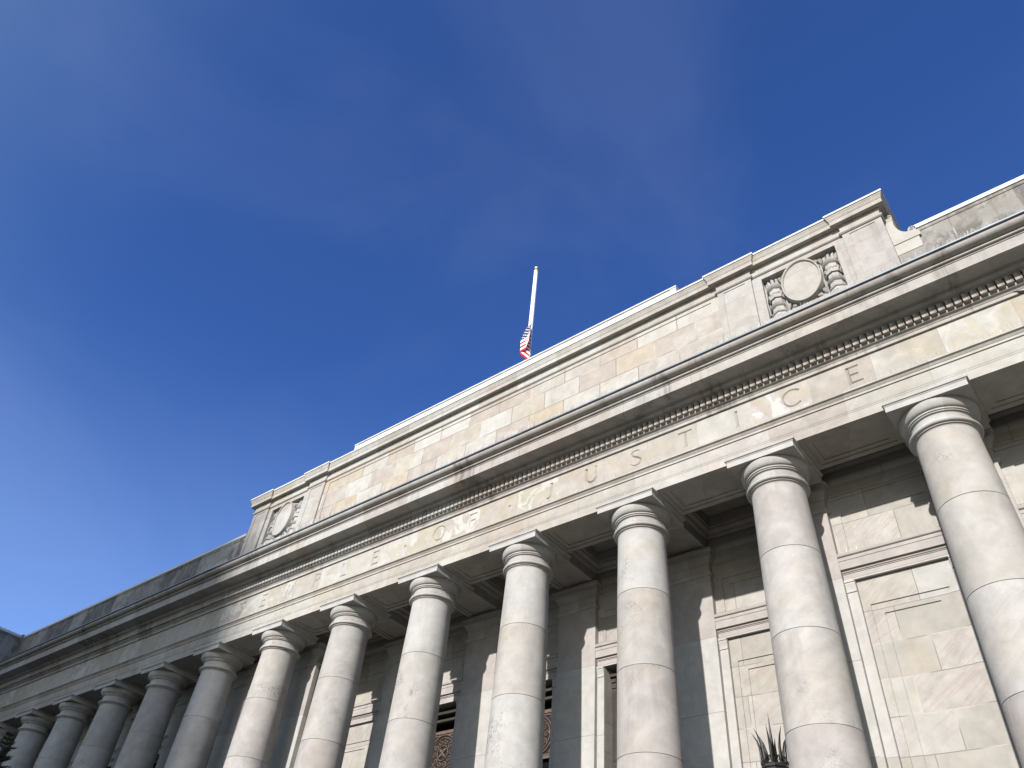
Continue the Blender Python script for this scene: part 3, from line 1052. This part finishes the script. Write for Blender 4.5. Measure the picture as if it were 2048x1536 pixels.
star = t.math('MAXIMUM', dots(0.0, 0.0), dots(0.5, 0.5))
colr = t.mix(can, colr, t.mix(star, (0.015, 0.022, 0.085), (0.75, 0.74, 0.72)))
M_FLAG = t.out(colr, 0.8, None, spec=0.15)
fl = MB()
NU, NV = 56, 40
uvs = []
hoist, fly = .56, 1.0
KX = [(0, 0.0), (.12, .035), (.24, -.05), (.37, -.135), (.55, -.03), (.78, -.11), (1, -.05)]
KY = [(0, -.04), (.12, -.075), (.24, -.045), (.37, -.085), (.55, .03), (.78, .0), (1, .05)]


def key(K, u):
    for (a, b), (c_, d_) in zip(K, K[1:]):
        if u <= c_ + 1e-9:
            t_ = (u - a) / (c_ - a)
            t_ = t_ * t_ * (3 - 2 * t_)
            return b + (d_ - b) * t_


rows = []
for j in range(NV + 1):
    v = 1 - j / NV          # 1 at the top of the hoist
    r = []
    for i in range(NU + 1):
        u = i / NU
        drop = (1 - v) * hoist + u * fly * .76
        k_ = min(1.15, .25 + 1.5 * drop)
        wob = .012 * math.sin(9 * drop + 2 * u)
        r.append((PX + .075 + key(KX, u) * .8 * k_ + wob * min(1, 3 * u), PY - .045 + key(KY, u) * k_, 5.885 - drop))
        uvs.append((u, v))
    rows.append(r)
fl.grid(rows)
fl.uv = uvs
flag = fl.obj('flag', M_FLAG, None, fix=False, sharp=180)
tag(flag, 'red, white and blue striped flag drooping at half mast below the gilt ball', 'flag')

# ------------------------------------------------------------------ spiked iron lantern on the porch wall
LX, LY = -1.475, .50
lan = empty('lantern', 'black iron wall lantern with a crown of tall curved spikes beside a column', 'lantern', loc=W(LX, LY, -1.612))
mb = MB()
pr = [(.05, -.42), (.07, -.41), (.075, -.40), (.078, -.06), (.086, -.05), (.088, -.03), (.08, -.02), (.083, -.01), (.083, .006), (.07, .014), (.068, .03), (.076, .036), (.074, .05), (.05, .06)]
mb.lathe(pr, seg=8, a0=math.pi / 8)
mb.obj('cage', M_BLACK, lan, 'local', sharp=15)
mb = MB()
for q in range(8):
    a_ = 2 * math.pi * q / 8 + .2
    ca, sa = math.cos(a_), math.sin(a_)
    mb.tube([(ca * .056, sa * .056, .04), (ca * .066, sa * .066, .085), (ca * .068, sa * .068, .14), (ca * .084, sa * .084, .195), (ca * .112, sa * .112, .245)], [.007, .009, .0085, .005, .0005], 6)
mb.tube([(0, 0, .05), (0, 0, .11), (0, 0, .125), (0, 0, .155), (0, 0, .351)], [.012, .012, .015, .010, .0005], 8)
mb.obj('spike_crown', M_BLACK, lan, 'local', sharp=60)
mb = MB()
for q in range(16):
    a_ = 2 * math.pi * (q + .5) / 16 + .2
    ca, sa = math.cos(a_), math.sin(a_)
    pts = []
    for w_ in range(9):
        b_ = math.pi * (-.3 + 1.5 * w_ / 8)
        rr = .062 + .013 * math.cos(b_)
        pts.append((ca * rr, sa * rr, .066 + .016 * math.sin(b_) + .012 * (q % 2)))
    mb.tube(pts, .0035, 5)
mb.obj('scrollwork', M_BLACK, lan, 'local', sharp=60)
mb = MB()
mb.tube([(0, .06, -.3), (0, .13, -.38), (0, .196, -.36)], .014, 8)
mb.box(-.03, .03, .185, .1985, -.46, -.28)
mb.obj('wall_bracket', M_BLACK, lan, 'local')
mb = MB()
for q in range(8):
    a_ = 2 * math.pi * (q + .0) / 8
    ca, sa = math.cos(a_), math.sin(a_)
    w_ = .024
    r_ = .0735
    mb.face([(ca * r_ - sa * w_, sa * r_ + ca * w_, -.37), (ca * r_ + sa * w_, sa * r_ - ca * w_, -.37), (ca * r_ + sa * w_, sa * r_ - ca * w_, -.09), (ca * r_ - sa * w_, sa * r_ + ca * w_, -.09)])
mb.obj('glass', M_LGLASS, lan, 'local')


# ------------------------------------------------------------------ trees
def spruce(x, y, ztop, zg, rbase, label):
    root = empty('spruce_tree', label, 'tree', loc=W(x, y, zg))
    H = ztop - zg
    m = MB()
    m.tube([(0, 0, -.01), (.005, .004, H * .4), (0, 0, H * .8), (0, 0, H * .985)], [.055, .038, .014, .003], 8)
    m.obj('trunk', M_BARK, root, 'local')
    cr = MB()
    rnd = random.Random(3)

    def needles(p, d, ln, n):
        d = d.normalized()
        for q in range(n):
            t_ = q / n
            c_ = p + d * ln * t_
            for s_ in range(3):
                a_ = rnd.uniform(0, 2 * math.pi)
                side = d.cross(Vector((math.cos(a_), math.sin(a_), rnd.uniform(-1, 1)))).normalized()
                tip = c_ + (side * .8 + d * .65).normalized() * rnd.uniform(.012, .022)
                wv = d.cross(side).normalized() * .0016
                cr.face([c_ + wv, tip, c_ - wv])

    z = H * .30
    while z < H * .985:
        f = 1 - (z - H * .25) / (H * .75)
        rr = rbase * max(.03, f) ** .85
        nb = 7 if f > .12 else 5
        fine = z > H * .62
        for q in range(nb):
            a_ = rnd.uniform(0, 2 * math.pi)
            ln = rr * rnd.uniform(.7, 1.08)
            d0 = Vector((math.cos(a_), math.sin(a_), .35 if f < .3 else .05))
            p = Vector((0, 0, z))
            pts = [p]
            nseg = 5
            for w_ in range(1, nseg + 1):
                t_ = w_ / nseg
                pts.append(Vector((d0.x * ln * t_, d0.y * ln * t_, z + d0.z * ln * t_ - .22 * ln * t_ * t_ + .10 * ln * t_ ** 4)))
            cr.tube(pts, [.006 * (1 - t_ / 6.0) for t_ in range(nseg + 1)], 3, False)
            for w_ in range(nseg):
                seg = pts[w_ + 1] - pts[w_]
                needles(pts[w_], seg, seg.length, max(2, int(seg.length / (.006 if fine else .02))))
                if w_ >= 1:
                    for s_ in (-1, 1):
                        sd = Vector((-d0.y, d0.x, 0)) * s_ * .8 + d0 * .7 + Vector((0, 0, rnd.uniform(-.25, .1)))
                        l2 = ln * .34 * (1 - .1 * w_) * rnd.uniform(.6, 1.1)
                        cr.tube([pts[w_], pts[w_] + sd.normalized() * l2], .0025, 3, False)
                        needles(pts[w_], sd, l2, max(2, int(l2 / (.006 if fine else .022))))
        z += .032 + .03 * f
    for q in range(3):
        needles(Vector((0, 0, H * .95)), Vector((.05 * (q - 1), .02, 1)), .05, 10)
    cr.obj('crown', M_NEEDLE, root, 'local', fix=False)


spruce(-7.25, -1.5, -1.13, -Z0, .72, 'dark green spruce tree standing before the far end of the colonnade')

bt = empty('bare_tree', 'bare leafless tree whose thin black twig crosses the frieze', 'tree', loc=W(1.75, -1.1, -Z0))
m = MB()
m.tube([(0, 0, -.01), (.02, 0, 1.2), (-.03, .02, 2.4), (-.1, .05, 3.3)], [.07, .055, .035, .015], 8)
m.obj('trunk', M_BARK, bt, 'local')
m = MB()


def rel(x, y, z):
    return (x - 1.75, y + 1.1, z + Z0)


m.tube([(-.03, .02, 2.4), rel(1.3, -.9, -.5), rel(.95, -.75, -.12), rel(.70, -.64, .085), rel(.635, -.61, .128), rel(.588, -.6, .1625)], [.022, .016, .011, .0075, .006, .0035], 6)
m.tube([rel(.66, -.62, .10), rel(.632, -.612, .112), rel(.6085, -.61, .131), rel(.60, -.61, .149)], [.006, .005, .0045, .002], 6)
m.tube([rel(.95, -.75, -.12), rel(.88, -.7, .15), rel(.86, -.66, .36)], [.007, .004, .001], 5)
rb = random.Random(11)
for q in range(14):
    z = rb.uniform(1.6, 3.2)
    a_ = rb.uniform(-1.3, 1.7)
    ln = rb.uniform(.3, .7)
    b_ = Vector((-.02, .02, z))
    d_ = Vector((math.cos(a_), math.sin(a_), .8))
    m.tube([b_, b_ + d_ * ln * .5, b_ + d_ * ln + Vector((0, 0, .1))], [.014, .008, .002], 5)
m.obj('branches', M_TWIG, bt, 'local')

# ------------------------------------------------------------------ the domed building across the lawn (out of view; made taller so its shade reaches the far bays)
dm_ = empty('domed_building', 'large domed stone capitol across the lawn, facing the courthouse', 'building')
DX, DY = 1.70 - 6.6, -50.0
m = MB()
m.box(DX - 16, DX + 16, DY - 7, DY + 6.5, -Z0, 1.2)
m.box(DX - 16.3, DX + 16.3, DY - 7.3, DY + 6.8, 1.2005, 1.7)
m.box(DX - 8.5, DX + 8.5, DY - 8, DY + 8, 1.7005, 5.5)
m.obj('wall', M_WALL, dm_)
m = MB()
m.lathe([(7.4, 5.5), (7.4, 9.5), (7.0, 9.6), (7.0, 11.6), (6.7, 11.7), (6.35, 12.0), (6.35, 22.6), (6.75, 22.8), (6.75, 23.35), (4.7, 23.5), (4.7, 26.0), (4.8, 26.1), (4.8, 26.5), (4.6, 26.6)], DX, DY, 64)
m.obj('drum', M_WALL, dm_)
m = MB()
for q in range(28):
    a_ = 2 * math.pi * q / 28
    m.lathe([(.25, 12.0), (.23, 22.59)], DX + 6.55 * math.cos(a_), DY + 6.55 * math.sin(a_), 12)
m.obj('drum_colonnade', M_WALL, dm_)
m = MB()
m.lathe([(4.6 * math.cos(math.pi / 2 * q / 14) + .01, 26.61 + 6.6 * math.sin(math.pi / 2 * q / 14)) for q in range(14)] + [(1.1, 33.2), (1.1, 35.6), (.7, 36.4), (.05, 37.6)], DX, DY, 64)
m.obj('dome', M_WALL, dm_)

# ------------------------------------------------------------------ ground
m = MB()
m.face([(-1500, -1500, 0), (1500, -1500, 0), (1500, 1500, 0), (-1500, 1500, 0)])
o = m.obj('lawn', M_LAWN, None, 'raw')
o['kind'] = 'structure'
m = MB()
m.face([(-44, -12, .004), (16, -12, .004), (16, -.5, .004), (-44, -.5, .004)])
m.face([(-8, -70, .004), (6, -70, .004), (6, -12.01, .004), (-8, -12.01, .004)])
o = m.obj('forecourt_paving', M_PAVE, None, 'raw')
o['kind'] = 'structure'

# ------------------------------------------------------------------ light
SUN = Vector((.172, -1.0, .47)).normalized()
el = math.asin(SUN.z)
sl = bpy.data.lights.new('sun', 'SUN')
sl.energy = 4.4
sl.angle = math.radians(.95)
sl.color = (1.0, .95, .90)
so = bpy.data.objects.new('sun', sl)
so.rotation_euler = (-SUN).to_track_quat('-Z', 'Y').to_euler()
COL.objects.link(so)

wd = bpy.data.worlds.new('World')
sc.world = wd
wd.use_nodes = True
nt = wd.node_tree
bg = nt.nodes['Background']
sky = nt.nodes.new('ShaderNodeTexSky')
sky.sky_type = 'NISHITA'
sky.sun_disc = False
sky.sun_elevation = el
sky.sun_rotation = math.atan2(SUN.x, SUN.y)
sky.altitude = 50
sky.air_density = 1.0
sky.dust_density = 0.6
sky.ozone_density = 3.0
# thin veils of high cloud
tcw = nt.nodes.new('ShaderNodeTexCoord')
mpw = nt.nodes.new('ShaderNodeMapping')
mpw.inputs['Scale'].default_value = (1.0, 1.0, 1.5)
mpw.inputs['Rotation'].default_value = (0.5, 0.4, 0.9)
nz = nt.nodes.new('ShaderNodeTexNoise')
nz.inputs['Scale'].default_value = 2.1
nz.inputs['Detail'].default_value = 6
nz.inputs['Roughness'].default_value = .5
nz.inputs['Distortion'].default_value = .5
mr = nt.nodes.new('ShaderNodeMapRange')
mr.interpolation_type = 'SMOOTHSTEP'
mr.inputs['From Min'].default_value = .42
mr.inputs['From Max'].default_value = .72
mr.inputs['To Max'].default_value = .42
mx = nt.nodes.new('ShaderNodeMix')
mx.data_type = 'RGBA'
hz = nt.nodes.new('ShaderNodeMix')
hz.data_type = 'RGBA'
hz.blend_type = 'ADD'
hz.inputs[0].default_value = 1
hz.inputs[7].default_value = (.62, .62, .72, 1)
nt.links.new(tcw.outputs['Generated'], mpw.inputs[0])
nt.links.new(mpw.outputs[0], nz.inputs['Vector'])
nt.links.new(nz.outputs['Fac'], mr.inputs['Value'])
nt.links.new(mr.outputs[0], mx.inputs[0])
tint = nt.nodes.new('ShaderNodeMix')
tint.data_type = 'RGBA'
tint.blend_type = 'MULTIPLY'
tint.inputs[0].default_value = 1
tint.inputs[7].default_value = (.72, 1.04, 1.62, 1)
sep = nt.nodes.new('ShaderNodeSeparateXYZ')
nt.links.new(tcw.outputs['Generated'], sep.inputs[0])
dirm = nt.nodes.new('ShaderNodeMapRange')
dirm.interpolation_type = 'SMOOTHSTEP'
dirm.inputs['From Min'].default_value = -.5
dirm.inputs['From Max'].default_value = .15
nt.links.new(sep.outputs[1], dirm.inputs['Value'])
tm = nt.nodes.new('ShaderNodeMix')
tm.data_type = 'RGBA'
tm.inputs[6].default_value = (2.15, 2.03, 1.92, 1)     # whiter southern haze, brightened further to fill the shaded bays
tm.inputs[7].default_value = (.60, .96, 1.72, 1)     # clear deep blue away from it
nt.links.new(dirm.outputs[0], tm.inputs[0])
nt.links.new(tm.outputs[2], tint.inputs[7])
nt.links.new(sky.outputs[0], tint.inputs[6])
nt.links.new(tint.outputs[2], mx.inputs[6])
nt.links.new(tint.outputs[2], hz.inputs[6])
nt.links.new(hz.outputs[2], mx.inputs[7])
low = nt.nodes.new('ShaderNodeMapRange')
low.interpolation_type = 'SMOOTHSTEP'
low.inputs['From Min'].default_value = .68
low.inputs['From Max'].default_value = .22
nt.links.new(sep.outputs[2], low.inputs['Value'])
north = nt.nodes.new('ShaderNodeMath')
north.operation = 'MULTIPLY'
nt.links.new(low.outputs[0], north.inputs[0])
nt.links.new(dirm.outputs[0], north.inputs[1])
pale = nt.nodes.new('ShaderNodeMix')
pale.data_type = 'RGBA'
pale.blend_type = 'ADD'
pale.inputs[7].default_value = (1.1, 1.5, 1.7, 1)     # paler air low in the sky
nt.links.new(north.outputs[0], pale.inputs[0])
nt.links.new(mx.outputs[2], pale.inputs[6])
nt.links.new(pale.outputs[2], bg.inputs['Color'])
bg.inputs['Strength'].default_value = 0.06

# ------------------------------------------------------------------ camera
R = Matrix(((0.78218331, 0.37844061, 0.49494643), (0.61743184, -0.57724154, -0.53438762), (0.08346966, 0.72358476, -0.68516998)))
cam = bpy.data.cameras.new('camera')
cam.sensor_width = 36
cam.lens = 36 * 1525.83 / 2048
cam.clip_end = 5000
co = bpy.data.objects.new('camera', cam)
co.matrix_world = Matrix.Translation(W(0.33541, -4.02521, -3.09435)) @ R.to_4x4()
COL.objects.link(co)
sc.camera = co

sc.view_settings.view_transform = 'Standard'
sc.view_settings.look = 'None'
sc.view_settings.exposure = 0.84
sc.view_settings.gamma = 1
